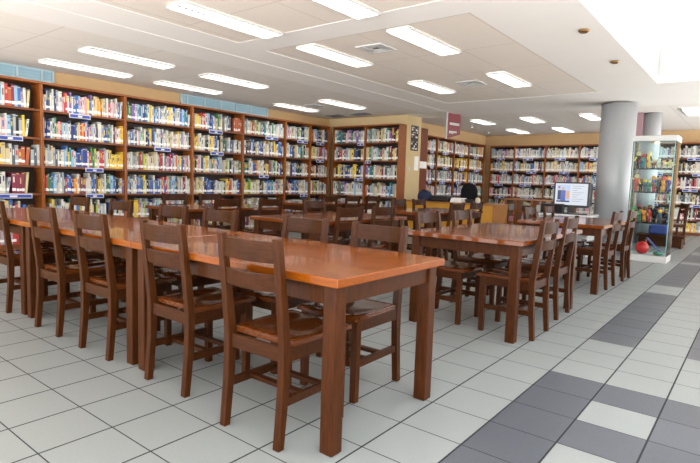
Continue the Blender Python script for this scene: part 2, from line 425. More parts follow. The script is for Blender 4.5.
# ------------------------------------------------------------------ bookcases and books
ZS = [2.015 - .405 * k for k in range(5)] + [.075]       # top surfaces of the boards, row 1..6
ZT = 2.41
ROW = ['top', 'second', 'third', 'fourth', 'fifth', 'lowest']
CAM = Vector((0, 0, 1.125))
FW = Vector((0.7825271, 0.6151433, -0.0961778)); RT = Vector((0.6201401, -0.7838231, 0.0323659)); UP = Vector((0.0554767, 0.0849709, 0.9948378))
FPX = 520.567
def pj(p):
    d = Vector(p) - CAM; w = d.dot(FW)
    return 350 + FPX * d.dot(RT) / w, 231.5 - FPX * d.dot(UP) / w, w
def bookcase(w, label, frame, tags=(), depth=.3):
    """local: x along the run, front face at y=0 looking towards -y, books go in +y"""
    t = empty('bookcase', label, 'bookcase', (0, 0, 0), 0, 'wooden library bookcases'); t.matrix_world = frame
    th = .02; e = .0008
    for s in (0, 1):
        x0 = e if s == 0 else w - th - e
        bxs(x0, x0 + th, 0, depth, 0, ZT - .032, bevel=.002).build('side_panel', M['shelf_v'], t)
    bxs(e, w - e, -.012, depth, ZT - .031, ZT, bevel=.003).build('top_panel', M['shelf_v'], t)
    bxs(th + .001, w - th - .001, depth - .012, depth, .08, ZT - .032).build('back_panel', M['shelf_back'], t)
    bxs(th + .001, w - th - .001, .02, .04, 0, .048).build('plinth', M['shelf'], t)
    sh = []
    for k, z in enumerate(ZS):
        sh.append(bxs(th + .001, w - th - .001, .006, depth - .013, z - .03, z, bevel=.002).build('shelf', M['shelf'], t))
    for (k, f0, f1) in tags:
        x0, x1 = w * f0, w * f1; z = ZS[k] - .02
        q = MB(); q.box(x0, x1, -.004, .004, z - .05, z + .015); o = q.build('shelf_label', M['tag_white'], t)
        bxs(x0 + .012, x1 - .012, -.006, -.0045, z - .042, z + .002).build('label_stripe', M['tag_blue'], o)
        bxs(x0 + (x1 - x0) * .4, x1 - (x1 - x0) * .4, -.0072, -.0061, z - .034, z - .008).build('label_text', M['tag_white'], o)
    return t
BOOKS = []     # (frame, x, width, height, depth, y, zbase, shear, colour, bay, row, index)
def fill(frame, w, row, seq, bay, wmul=1.0, gap_end=True):
    x = .024; avail = w - .048; n = len(seq)
    cl = {'.': 1.0}
    raw = [(c, R.uniform(.75, 1.25)) for c in seq]
    tot = sum(b for _, b in raw); k = avail / tot
    i = 0; prev = None; hprev = .26
    for c, b in raw:
        bw = b * k
        if c == '.':
            if prev and R.random() < .6: BOOKS[-1][7] = min(.16, bw * .9 / BOOKS[-1][3])
            x += bw; prev = None; continue
        same = c == prev
        h = hprev if (same and c in 'yOmrn' and R.random() < .8) else R.choice((.225, .24, .25, .26, .275, .29, .3, .315))
        h = min(h, .325)
        sh = 0.0
        BOOKS.append([frame, x, bw - .0012, h, R.uniform(.17, .22), .035 + R.uniform(0, .02), ZS[row], sh, c, bay, row, i])
        i += 1; prev = c; hprev = h; x += bw
def book_geo(mb, b, mi, off=(0, 0, 0)):
    _, x, w, h, d, y, z, sh, c, bay, row, i = b
    ox, oy, oz = off
    def q(x0, x1, y0, y1, z0, z1, m): mb.box(x0 - ox, x1 - ox, y0 - oy, y1 - oy, z0 - oz, z1 - oz, m)
    ct = min(.003, w * .2)
    # cover wraps the pages: spine block and two boards, pages set in from the top
    q(x, x + w, y, y + .006, z, z + h, mi[0])
    q(x, x + ct, y + .006, y + d, z, z + h, mi[0]); q(x + w - ct, x + w, y + .006, y + d, z, z + h, mi[0])
    q(x + ct, x + w - ct, y + .006, y + d - .004, z + .003, z + h - .005, mi[1])
    # white call number label near the foot of the spine
    rb = random.Random(int(x * 9973) + int(h * 7919) * 31 + row * 17 + bay * 131)
    if rb.random() < .88:
        lz = z + rb.choice((.03, .034, .038)); q(x + .0008, x + w - .0008, y - .0012, y - .0001, lz, lz + rb.uniform(.03, .048), mi[2])
    u = rb.random()
    if u < .6:
        a, e2 = rb.uniform(.45, .6) * h, rb.uniform(.66, .9) * h
        q(x + w * .28, x + w * .72, y - .0012, y - .0001, z + a, z + e2, mi[3])
    if u > .35:
        a = rb.uniform(.88, .94) * h; q(x + .0006, x + w - .0006, y - .0012, y - .0001, z + a, z + a + .008, mi[3])
    if sh:
        for v in mb.bm.verts: v.co.x += (v.co.z - (z - oz)) * sh

def DECO(b):
    c = b[8]; k = int(b[1] * 1000 + b[10] * 7)
    return 'dknrbGBg'[k % 8] if c in 'wcgylLp' else 'wcyw'[k % 4]
def rnd(chars, n): return ''.join(R.choice(chars) for _ in range(n))
BAYS_X = [1.95, 3.23, 4.5, 5.79, 6.98, 8.17, 8.98, 9.63]
ORDN = ['leftmost', 'second', 'third', 'fourth', 'fifth', 'sixth', 'seventh']
SEQ = {
 0: [rnd('wcgbdwcl', 14) + 'ccwgGdlwrOmlbgwc....', rnd('wcbgdlw', 16) + 'blyywpwldgkgyw.....', rnd('wcrmgb', 14) + 'rrrccyccwdgOOO.gdw', rnd('wmgwcb', 14) + 'mmm.wwg.mmmmc.....', rnd('wcbgynd', 16) + 'dwbwybwrwb......', rnd('wgbrlo', 26)],
 1: ['wwndwwdngwwprrwvvwbbblpwppybvwccoyrccgwrpwpgwlbw.', 'wnnnwgGcprlwlwwdnndwcrorwbpvgwdnwwcbnbGggwkpwwyy', 'kwggcgdwBwwlbytlwbnnbnnwrGGLcwrrrgwcyyyyyyyy', 'rrGGbllcwwwgdrbbnmoowrBdmwwwwbbgByccwwGdGllbbkdLwv', '..wydlgwwwcbtwbyLwwbcwykLwbwgw..bwgwkwcb', rnd('wgybwclod', 34)],
 2: ['LGGGvvwldlnntwcywblvwbwwwgwyywcbwwpblltbw.', 'ywgbbwkwplwLwkbnyLnbwwwwbwwcwwccwwpwwywvwwwwggk', 'wwwwgggcdrrGLycwcwwcwwdrmwdgpbrwvwrolybbwpwrwc', 'gldwwwbbbbnLywkdbbbwbbbbwrpbroltlwlkdgwgwcvmwww', '..bbyyrwwLgdwnwwlwwwbwrwwbgwwk...', rnd('wgybwclod', 34)],
 3: ['ccycrwrwlbnbwgcGcw..wgnd..OOOOO', 'ycycwwwdkwyywnbwkcgG..gwb..wwkww', 'ykwpwdwyywgGpwdlggcdLwkwbwcgG', 'wcccccwknbbbknwwgwwwkcyoBrwwwwbnn', '.cgkwrrwgcrwwwkgrw....wgkw', rnd('wgybwcrmd', 30)],
 4: ['OwgwccmrcGcctgntwwlwGwwwwclww', 'cwknBdwbkcwgbbnwccwcbwkycwbbnw', 'ktGkgwwbnBowcwwkcyyBvgLGwkgwnk', 'ncyLGLwcwcwwkGBwwlbbltwwpvgwcw', 'wgkwwcdbwwgkpwcwbldgww....', rnd('wgybwcrmd', 28)],
 5: ['wlpwwcpwlwGLwdbkwlwc', 'bcwwbbndccwgltGckwgc', 'BwcwgkvvlkdkGkgwcgwk', 'GkBrwwnbblbBgwwwcwgl', rnd('wgkdbcw', 20), rnd('wgkdbcw', 20)],
 6: ['cOOwwlgvkBGwwybnk', 'cccycwkwrrdgpvww', 'wmGrowkwpcgwdwkw', 'wwwrLLkwwdwgkwwl', rnd('wgkdbcw', 17), rnd('wgkdbcw', 17)]}
TAGS = {0: [(1, .55, .80), (3, .5, .88)], 1: [(0, .3, .55), (2, .48, .7), (3, .48, .7)], 2: [(1, .4, .64)],
        3: [(0, .3, .56), (1, .33, .58), (3, .2, .42)], 4: [(0, .5, .8), (2, .36, .58)], 5: [(0, .45, .85), (3, .6, .9)], 6: [(0, .3, .7), (1, .3, .7)]}
for k in range(7):
    w = BAYS_X[k + 1] - BAYS_X[k]
    fr = Matrix.Translation((BAYS_X[k], 8.29, 0))
    lab = ('leftmost wooden bookcase on the left wall, cut off by the photo edge' if k == 0 else
           '%s wooden bookcase from the left along the left wall, full of books' % ORDN[k])
    if k == 6: lab = 'narrow wooden bookcase at the right end of the left wall, in the corner'
    bookcase(w, lab, fr, TAGS[k])
    for r in range(6): fill(fr, w, r, SEQ[k][r], k)
FA1 = lambda y: Matrix.Translation((9.65, y, 0)) @ Matrix.Rotation(-PI / 2, 4, 'Z')
A1S = {0: ['wtdtddwpvGggvgww', 'wgkrwBlwcydnkkcc', 'ckyckwnbwcyykngw', 'wwBGdvpwwcwlwwwg', rnd('wgkdbcw', 20), rnd('wgkdbcw', 20)],
       1: ['ggGwggckccwGwvmkyc', 'ccGgwwltrcwwGmBywk', 'vwtGwpcccmwdwggwkc', 'rwklgcwccwpwbltbgcw', rnd('wgkdbcw', 20), rnd('wgkdbcw', 20)]}
for k, (ya, yb) in enumerate(((8.2, 7.24), (7.24, 6.31))):
    fr = FA1(ya); w = ya - yb
    bookcase(w, ['bookcase angled to face the tables, in the corner left of the cream wall end', 'bookcase angled to face the tables, directly beside the cream wall end'][k], fr,
             [(0, .78, 1.0 - .03), (2, .72, .97)] if k == 0 else [(1, .03, .2)])
    for r in range(6): fill(fr, w, r, A1S[k][r], 7 + k)
R2 = [12.17, 12.73, 13.74, 14.7, 15.8]
RAND = 'wwwwwccggbdkplnrywGt'
for k in range(4):
    w = R2[k + 1] - R2[k]; fr = Matrix.Translation((R2[k], 7.055, 0))
    bookcase(w, ['far left bookcase beside the dark wood panel, narrow and half hidden behind the desk', 'far bookcase second to the right of the dark wood panel',
                 'far bookcase third to the right of the dark wood panel', 'far bookcase by the far corner, seen at an angle behind the desk'][k], fr, [(0, .3, .6), (1, .35, .65), (2, .2, .5)])
    for r in range(6): fill(fr, w, r, rnd(RAND if r != 1 else 'ywwkgcwyOdw', int(w / .042)), 9 + k)
A2 = [7.04, 6.25, 5.28, 4.3, 3.34, 2.87, 1.9, .95, 0.0]
FLAB = ['far wall bookcase in the far left corner', 'far wall bookcase second from the far corner', 'far wall bookcase above the computer monitor, left of it',
        'far wall bookcase just left of the steel column', 'narrow far wall bookcase hidden behind the steel column', 'far wall bookcase behind the glass display case',
        'far wall bookcase at right edge of the photo, just right of the glass case', 'far wall bookcase beyond the right edge of the photo']
for k in range(7):
    w = A2[k] - A2[k + 1]; fr = Matrix.Translation((16.19, A2[k], 0)) @ Matrix.Rotation(-PI / 2, 4, 'Z')
    bookcase(w, FLAB[k], fr, [(0, .3, .62), (1, .45, .75), (2, .25, .6), (3, .3, .7)])
    for r in range(6):
        p = ['wpwgwlcwvw', 'wrwwgbwcyl', 'wwrwclpwbg', 'pwwrwdwcwk', RAND, RAND][r]
        if k >= 6: p = ['gdwwgdkw', 'kdwgwcw', 'rbwwcgvk', 'dgwbkwcl', 'wrdkwrwk', 'yowdwcwg'][r]
        s = rnd(p, int(w / .04))
        s = s[:-3] + '.' + s[-2:] if R.random() < .3 else s
        fill(fr, w, r, s, 13 + k)

# the 300 books that show largest are single things, the remaining ones one mass
def vis(b):
    p = b[0] @ Vector((b[1] + b[2] / 2, b[5], b[6] + b[3] / 2)); X, Y, d = pj(p)
    if not (3 < X < 697 and Y > 0): return 0
    X2, _, _ = pj(b[0] @ Vector((b[1] + b[2], b[5], b[6])))
    X1, _, _ = pj(b[0] @ Vector((b[1], b[5], b[6])))
    return abs(X2 - X1) * b[3] * FPX / d * (1 if b[10] < 4 else .35 if b[10] == 4 else .02)
ordr = sorted(range(len(BOOKS)), key=lambda i: -vis(BOOKS[i]))
single = set(ordr[:300])
cnt = {}
for b in BOOKS: cnt[(b[9], b[10])] = cnt.get((b[9], b[10]), 0) + 1
rest = {}
BAYN = {7: 'corner bookcase facing the tables', 8: 'bookcase beside cream wall end'}
restmb = MB(); npal = len(BKEYS)
for i, b in enumerate(BOOKS):
    bay, row = b[9], b[10]
    if i in single:
        o3 = Vector((b[1] + b[2] / 2, b[5] + b[4] / 2, b[6]))
        mb = MB(); book_geo(mb, b, (0, 1, 2, 3), o3)
        o = mb.build('book', [BM[b[8]], M['pages'], M['label_white'], BM[DECO(b)]])
        o.matrix_world = b[0] @ Matrix.Translation(o3)
        if bay == 0:
            n = cnt[(bay, row)] - 1 - b[11]; pos = ('rightmost' if n == 0 else '%s from the right' % NUM[n])
        else:
            n = b[11]; pos = ('leftmost' if n == 0 else '%s from the left' % NUM[n])
        bc = BAYN.get(bay) or ('%s bookcase' % ORDN[bay] if bay < 7 else '%s bookcase behind the oak desk' % NUM[bay - 9] if bay < 13 else 'bookcase right of glass case' if bay == 19 else '%s far wall bookcase' % NUM[bay - 13])
        tag(o, '%s book, %s on the %s shelf, %s' % (CNAME[b[8]], pos, ROW[row], bc), 'book', 'books on the %s shelf of the %s' % (ROW[row], bc))
    else:
        mb2 = MB(); book_geo(mb2, b, (BKEYS.index(b[8]), npal, npal + 1, BKEYS.index(DECO(b))))
        mb2.bm.transform(b[0])
        rest.setdefault('m', []).append(mb2.bm)
big_v, big_f, big_m = [], [], []
for bm in rest['m']:
    o0 = len(big_v); bm.verts.index_update()
    big_v += [tuple(v.co) for v in bm.verts]
    for f in bm.faces: big_f.append([o0 + v.index for v in f.verts]); big_m.append(f.material_index)
    bm.free()
me = bpy.data.meshes.new('shelved_books'); me.from_pydata(big_v, [], big_f)
for k in BKEYS: me.materials.append(BM[k])
me.materials.append(M['pages']); me.materials.append(M['label_white'])
me.polygons.foreach_set('material_index', big_m); me.update()
o = bpy.data.objects.new('shelved_books', me); C.objects.link(o)
tag(o, 'countless small distant books filling the farther and lower shelves', 'books', None, 'stuff')

# dark wooden panel left of the far bookcases
tag(bxs(11.62, 12.165, 7.05, 7.35, 0, 2.56, bevel=.004).build('wood_panel', M['panel']), 'tall reddish brown wood panel beside the far left bookcase', 'panel')
o = bxs(11.66, 12.15, 7.044, 7.0495, 1.52, 1.70).build('paper_notice', M['paper']); tag(o, 'white paper notice on the reddish wood panel', 'notice')
# posters on the cream wall end
t = empty('poster', 'black and white picture poster on the cream wall end', 'poster', (10.27, 6.2995, 1.86))
bxs(-.155, .155, -.008, 0, 0, .56).build('sheet', M['black'], t)
m = MB(); rr = random.Random(3)
for j in range(10):
    for i in range(5):
        if rr.random() < .55:
            m.box(-.14 + i * .056, -.14 + i * .056 + rr.uniform(.02, .05), -.0095, -.0085, .03 + j * .052, .03 + j * .052 + rr.uniform(.02, .045), rr.choice((0, 0, 1)))
m.build('printed_picture', [M['label_white'], M['mauve']], t)
tag(bxs(10.3, 10.48, 6.294, 6.2995, 1.42, 1.74).build('paper_notice', M['paper']), 'white paper notice taped below the poster', 'notice')
t = empty('light_switch', 'small white light switch on the cream wall end', 'switch', (10.08, 6.2995, 1.40))
bxs(-.04, .04, -.008, 0, 0, .1, bevel=.002).build('plate', M['white'], t); bxs(-.015, .015, -.013, -.0081, .03, .07, bevel=.001).build('rocker', M['tag_white'], t)

# ------------------------------------------------------------------ tables
def make_table(L, W, long_x, label, loc):
    """top surface at .745, origin at the centre on the floor"""
    a, b = (L / 2, W / 2) if long_x else (W / 2, L / 2)
    t = empty('library_table', label, 'table', loc, 0, 'wooden library tables')
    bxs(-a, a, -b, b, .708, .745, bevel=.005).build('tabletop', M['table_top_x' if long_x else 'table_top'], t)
    i = .03; lw = .068
    m = MB(); k = .045
    m.box(-a + i + lw, a - i - lw, -b + k, -b + k + .025, .625, .7075); m.box(-a + i + lw, a - i - lw, b - k - .025, b - k, .625, .7075)
    m.box(-a + k, -a + k + .025, -b + i + lw, b - i - lw, .625, .7075); m.box(a - k - .025, a - k, -b + i + lw, b - i - lw, .625, .7075)
    m.build('apron', M['table'], t)
    for sx in (-1, 1):
        for sy in (-1, 1):
            x, y = sx * (a - i - lw / 2), sy * (b - i - lw / 2)
            bxs(x - lw / 2, x + lw / 2, y - lw / 2, y + lw / 2, 0, .7075, bevel=.005).build('leg', M['table'], t)
    return t
def tbl(x0, x1, y0, y1, label):
    L, W = x1 - x0, y1 - y0
    return make_table(max(L, W), min(L, W), L > W, label, ((x0 + x1) / 2, (y0 + y1) / 2, 0))
tbl(1.53, 2.40, 1.255, 2.79, 'large glossy wooden table in the foreground, nearest the camera')
tbl(1.535, 2.405, 2.80, 4.40, 'glossy wooden table joined to the far end of the foreground table')
tbl(1.54, 2.41, 4.41, 5.98, 'third wooden table of the long foreground row, at the left edge')
tbl(3.57, 5.12, 1.28, 2.22, 'reddish wooden table in the middle right, with two chairs pulled to its right side')
tbl(5.92, 7.50, 1.27, 2.20, 'wooden table in front of the steel column')
tbl(3.5, 5.05, 3.15, 4.05, 'wooden table in the middle just behind the foreground table chairs')
tbl(5.9, 7.45, 3.3, 4.15, 'wooden table in front of the yellow oak desk')
tbl(3.5, 5.05, 5.15, 6.0, 'wooden table second row from the left bookcases, behind the middle table')
tbl(6.05, 7.9, 5.55, 6.4, 'wooden table closest to the corner of the bookcases')

# ------------------------------------------------------------------ chairs (local: faces +x)
def bar(mb, pts, wy, cy, dx=None):
    rings = [[(x - h, cy - wy, z), (x + h, cy - wy, z), (x + h, cy + wy, z), (x - h, cy + wy, z)] for x, z, h in pts]
    mb.loft(rings)
def curved_rail(z0, z1, th, lean):
    m = MB(); n = 10; rings = []
    for i in range(n + 1):
        y = -.153 + .306 * i / n
        bow = -.028 * (1 - (y / .153) ** 2)
        xa = lean(z0) + bow; xb = lean(z1) + bow
        rings.append([(xa - th, y, z0), (xa + th, y, z0), (xb + th, y, z1), (xb - th, y, z1)])
    m.loft(rings); return m
lean = lambda z: -.195 - .045 * (z - .48) / .405 if z > .48 else -.19
def make_chair(label, loc, rz):
    t = empty('library_chair', label, 'chair', loc, rz, 'wooden library chairs')
    for s in (-1, 1):
        m = MB(); bar(m, [(-.212, 0, .017), (-.19, .25, .02), (-.186, .43, .022), (-.192, .49, .021), (-.214, .68, .018), (-.238, .885, .015)], .0185, s * .172)
        bmesh.ops.bevel(m.bm, geom=[e for e in m.bm.edges], offset=.0025, segments=1, affect='EDGES', clamp_overlap=True)
        m.build('leg', M['chair'], t)
        m = MB(); m.hexa([(.17, s * .172 - .018, 0), (.205, s * .172 - .018, 0), (.205, s * .172 + .018, 0), (.17, s * .172 + .018, 0),
                          (.165, s * .172 - .0195, .4295), (.206, s * .172 - .0195, .4295), (.206, s * .172 + .0195, .4295), (.165, s * .172 + .0195, .4295)], bevel=.003)
        m.build('leg', M['chair'], t)
    # saddle seat
    m = MB(); n = 14; X0, X1, W = -.163, .235, .198
    top = []; bot = []
    for i in range(n + 1):
        u = i / n; rt = []; rb = []
        for j in range(n + 1):
            v = j / n * 2 - 1
            w = W * (.93 + .07 * math.sin(PI * min(1, u * 1.2) / 2))
            x = X0 + (X1 - X0) * u + .012 * (1 - v * v) * (u > .9)
            y = w * v
            z = .458
            dish = math.exp(-((u - .42) / .26) ** 2) * .012 * (1 - v ** 4)
            groove = .007 * math.exp(-((abs(v) - .42) / .24) ** 2) * max(0, min(1, (u - .3) / .4))
            edge = max(abs(v) ** 10, ((abs(u - .5) * 2) ** 12)) * .006
            rt.append(m.bm.verts.new((x, y, z - dish - groove - edge))); rb.append(m.bm.verts.new((x, y, .43)))
        top.append(rt); bot.append(rb)
    for i in range(n):
        for j in range(n):
            f = m.bm.faces.new((top[i][j], top[i + 1][j], top[i + 1][j + 1], top[i][j + 1])); f.smooth = True
            m.bm.faces.new((bot[i][j], bot[i][j + 1], bot[i + 1][j + 1], bot[i + 1][j]))
    for i in range(n):
        m.bm.faces.new((top[i][0], bot[i][0], bot[i + 1][0], top[i + 1][0])); m.bm.faces.new((top[i][n], top[i + 1][n], bot[i + 1][n], bot[i][n]))
        m.bm.faces.new((top[0][i], top[0][i + 1], bot[0][i + 1], bot[0][i])); m.bm.faces.new((top[n][i], bot[n][i], bot[n][i + 1], top[n][i + 1]))
    m.build('seat', M['seat'], t)
    m = MB()
    for s in (-1, 1): m.box(-.163, .164, s * .176 - .011, s * .176 + .011, .368, .4295)
    m.box(-.196, -.176, -.152, .152, .368, .4295); m.box(.176, .196, -.151, .151, .368, .4295)
    m.build('seat_frame', M['chair_side'], t)
    curved_rail(.785, .872, .0105, lean).build('top_rail', M['chair_side'], t)
    curved_rail(.665, .735, .0095, lean).build('back_slat', M['chair_side'], t)
    for s in (-1, 1): bxs(-.176, .166, s * .172 - .011, s * .172 + .011, .178, .215, bevel=.002).build('stretcher', M['chair_side'], t)
    for x in (-.06, .075): bxs(x - .017, x + .017, -.1605, .1605, .186, .206, bevel=.002).build('stretcher', M['chair_side'], t)
    return t
CH0 = None
def chair(x, y, rz, label, jit=.02):
    global CH0
    rz += R.uniform(-jit, jit)
    if CH0 is None: CH0 = make_chair(label, (x, y, 0), rz); return CH0
    return dup(CH0, (x, y, 0), rz, label)
E_, N_, W_, S_ = 0, PI / 2, PI, -PI / 2      # facing directions: +x, +y, -x, -y
# near side of the long foreground row, backs to the camera
for y, x, l in ((1.667, 1.672, 'nearest wooden chair, its back to the camera, at the corner of the foreground table'),
                (2.405, 1.73, 'second chair from the right with its back to the camera along the long table'),
                (3.19, 1.73, 'third chair from the right with its back to the camera along the long table'),
                (3.875, 1.728, 'fourth chair from the right with its back to the camera along the long table'),
                (4.775, 1.73, 'leftmost chair with its back to the camera, cut off by the left photo edge')):
    chair(x, y, E_, l, .012)
for y, x, l in ((1.725, 2.235, 'chair across the foreground table, tucked in at its far right corner'),
                (2.31, 2.236, 'chair across the foreground table, second from its far right corner'),
                (3.19, 2.238, 'chair across the long table, third from the right'),
                (3.80, 2.236, 'chair across the long table, fourth from the right'),
                (4.645, 2.238, 'chair across the long table, fifth from the right in front of the bookcases'),
                (5.45, 2.23, 'leftmost chair across the long table, in front of the second bookcase')):
    chair(x, y, W_, l, .02)
chair(3.955, 1.455, N_, 'side-on chair at the right of the middle right table, nearer')
chair(4.715, 1.51, N_, 'side-on chair at the right of the middle right table, farther')
chair(3.97, 2.03, S_, 'chair on the far side of the middle right table, left one')
chair(4.665, 2.05, S_, 'chair on the far side of the middle right table, right one')
chair(6.51, 1.50, N_, 'chair at the right side of the table by the steel column, nearer one')
chair(7.28, 1.48, N_, 'chair at the right of the table by the steel column, nearest the glass case')
chair(6.5, 2.03, S_, 'chair on the far side of the table by the steel column, left one')
chair(7.2, 2.02, S_, 'chair on the far side of the table by the steel column, right one')
chair(3.91, 3.31, N_, 'chair with its back to us at the middle table, left one')
chair(4.45, 3.29, N_, 'chair with its back to us at the middle table, right one')
chair(4.68, 4.01, S_, 'orange lit chair on the far side of the middle table')
chair(3.88, 5.10, N_, 'chair behind the middle table, left one of two with backs to us')
chair(4.52, 5.06, N_, 'chair behind the middle table, right one of two with backs to us')
chair(4.12, 6.07, S_, 'chair beyond the second row table, left one in front of the third bookcase')
chair(4.70, 6.07, S_, 'chair beyond the second row table, right one in front of the third bookcase')
chair(6.36, 3.42, N_, 'chair with its back to us at the table before the oak desk, left one')
chair(6.98, 3.43, N_, 'chair with its back to us at the table before the oak desk, right one')
chair(6.5, 3.98, S_, 'chair at the far side of the table before the oak desk, left')
chair(7.09, 3.98, S_, 'chair at the far side of the table before the oak desk, right one')
chair(6.38, 5.68, N_, 'leftmost of three chairs at the table near the bookcase corner')
chair(6.99, 5.68, N_, 'middle one of three chairs at the table near the bookcase corner')
chair(7.58, 5.68, N_, 'rightmost of three chairs at the table near the bookcase corner')
chair(13.2, 1.50, N_ + .5, 'distant wooden chair just right of the glass display case')

# ------------------------------------------------------------------ yellow oak desk and things on it
t = empty('oak_desk', 'yellow oak service desk in front of the far bookcases', 'desk', (9.85, 5.0, 0))
bxs(-.35, .38, -1.03, 1.06, .735, .765, bevel=.004).build('desk_top', M['oak_top'], t)
bxs(-.32, -.295, -.975, .995, .03, .734).build('front_panel', M['oak'], t)
for s in (-1, 1): bxs(-.3405, .34, s * 1.0 + .0 - .015 + .01, s * 1.0 + .015 + .01, 0, .734).build('side_panel', M['oak_top'], t)
t = empty('bag', 'dark navy bag standing on the left end of the oak desk', 'bag', (9.85, 5.72, .765))
m = MB(); m.loft([[(.11 * q * math.cos(a), .17 * q * math.sin(a), z) for a in [2 * PI * i / 16 for i in range(16)]] for q, z in ((.9, 0), (1, .04), (.98, .12), (.8, .18), (.4, .215))], smooth=True)
m.build('body', M['navy'], t); m = MB(); m.ball((0, .02, .2), .05, sq=(1, 1.4, .7)); m.build('flap', M['blackf'], t)
t = empty('printer', 'low black printer on the oak desk beside the navy bag', 'printer', (9.85, 5.28, .765))
bxs(-.18, .18, -.2, .2, 0, .12, bevel=.015).build('body', M['black'], t)
bxs(-.23, -.181, -.14, .14, .03, .045).build('paper_tray', M['black'], t)
bxs(-.1, .12, -.15, .15, .1205, .13).build('lid', M['grey'], t)
t = empty('paper_stack', 'stack of white paper on the oak desk right of the printer', 'papers', (9.8, 4.9, .765))
for i in range(3): bxs(-.1 + .005 * i, .11, -.13, .13 - .006 * i, .03 * i, .03 * i + .0295).build('ream', M['paper'], t)
t = empty('telephone', 'small black desk telephone between the papers and the office chair', 'telephone', (9.8, 4.62, .765))
bxs(-.09, .09, -.08, .08, 0, .04, bevel=.01).build('base', M['black'], t); bxs(-.1, -.05, -.09, .09, .041, .075, bevel=.01).build('handset', M['black'], t)
# office chair behind the desk
t = empty('office_chair', 'black office chair with rounded back behind the oak desk', 'office chair', (10.75, 5.12, -.0))
m = MB()
def rr_(w, h, z, x):
    return [(x, w * math.copysign(abs(math.cos(a)) ** .85, math.cos(a)), z + h * math.copysign(abs(math.sin(a)) ** .85, math.sin(a))) for a in [2 * PI * i / 20 for i in range(20)]]
m.loft([rr_(.14, .2, .9, -.04), rr_(.2, .27, .9, -.015), rr_(.2, .27, .9, .02), rr_(.15, .2, .9, .045)], smooth=True); m.build('backrest', M['blackf'], t)
m = MB(); m.lathe([(.2, .42), (.24, .44), (.24, .48), (.2, .5)], cx=.0); sc = m.build('seat', M['blackf'], t)
m = MB(); m.lathe([(.03, .1), (.03, .42)], n=12); m.build('post', M['black'], t)
m = MB(); m.rod((.06, 0, .42), (.06, 0, .8), .02); m.build('back_bracket', M['black'], t)
m = MB()
for i in range(5):
    a = 2 * PI * i / 5; m.rod((0, 0, .11), (.28 * math.cos(a), .28 * math.sin(a), .06), .02)
m.build('base', M['black'], t)
for i in range(5):
    a = 2 * PI * i / 5; m = MB(); m.ball((.28 * math.cos(a), .28 * math.sin(a), .03), .03); m.build('caster', M['black'], t)
t = empty('cloth_bundle', 'white and yellow cloth bundle lying on the oak desk before the black chair', 'cloth', (9.78, 4.46, .765))
m = MB(); m.ball((0, 0, .06), .06, sq=(.6, .9, 1.0)); m.build('cloth', BM['w'], t)
m = MB(); m.ball((-.025, .012, .07), .026, sq=(.6, .8, 1)); m.build('yellow_patch', BM['y'], t)

# ------------------------------------------------------------------ low open rack behind
t = empty('low_rack', 'low open wooden rack with white things on its shelves, left of the monitor', 'rack', (11.35, 3.9, 0))
bxs(-.22, .22, -.56, .56, .83, .86, bevel=.004).build('top_panel', M['oak_top'], t)
for y in (-.53, -.05, .3, .53): bxs(-.2, .2, y - .025, y + .025, 0, .829).build('side_panel', M['shelf_v'], t)
for z in (.06, .36, .6):
    m = MB()
    for a, b2 in ((-.504, -.076), (-.024, .274), (.326, .504)): m.box(-.19, .19, a, b2, z - .025, z)
    m.build('shelf', M['shelf_v'], t)
kk = 0
for z in (.06, .36, .6):
    for y, w in ((-.4, .16), (-.2, .14), (.1, .16), (.41, .12)):
        kk += 1; h = R.uniform(.1, .17)
        o = MB(); o.box(-.09, .09, -w / 2, w / 2, 0, h, bevel=.01)
        o = o.build('storage_box', BM[R.choice('wwwpgk')], None, (11.3, 3.9 + y, z))
        tag(o, 'small %s box on the %s board of the low rack, %s from the right' % ({'w': 'white', 'p': 'pink', 'g': 'grey', 'k': 'black'}[[k for k in 'wpgk' if BM[k] == o.data.materials[0]][0]],
            {.06: 'bottom', .36: 'middle', .6: 'upper'}[z], NUM[[-.4, -.2, .1, .41].index(y)]), 'box', 'boxes on the low rack')

# ------------------------------------------------------------------ computer station
t = empty('computer_desk', 'white computer desk in front of the steel column', 'desk', (9.4, 2.6, 0))
bxs(-.3, .3, -.42, .42, .66, .69, bevel=.003).build('desk_top', M['white_gloss'], t)
for s in (-1, 1): bxs(-.28, .28, s * .4 - .012, s * .4 + .012, 0, .6595).build('side_panel', M['white_gloss'], t)
bxs(.2, .215, -.385, .385, .2, .6595).build('back_panel', M['white_gloss'], t)
bxs(-.24, .19, -.385, .385, .45, .47).build('shelf', M['white_gloss'], t)
t = empty('monitor', 'black computer monitor showing a lit white page on the white desk', 'monitor', (9.25, 2.53, .69))
bxs(-.12, .12, -.13, .13, 0, .015, bevel=.004).build('base', M['black'], t)
bxs(-.02, .05, -.05, .05, .0155, .14).build('neck', M['black'], t)
m = MB(); m.hexa([(-.03, -.29, .115), (-.03, .29, .115), (.24, .26, .15), (.24, -.27, .15), (-.03, -.29, .54), (-.03, .29, .54), (.24, .26, .52), (.24, -.27, .52)], bevel=.008)
mo = m.build('housing', M['black'], t)
m = MB(); m.box(-.034, -.031, -.26, .26, .155, .515)
ks = NT('lit_screen_page')
ks.bsdf(rgb((20, 20, 20)), .3, .5, emit=rgb((228, 234, 245)), es=.3); m.build('screen', ks.m, t)
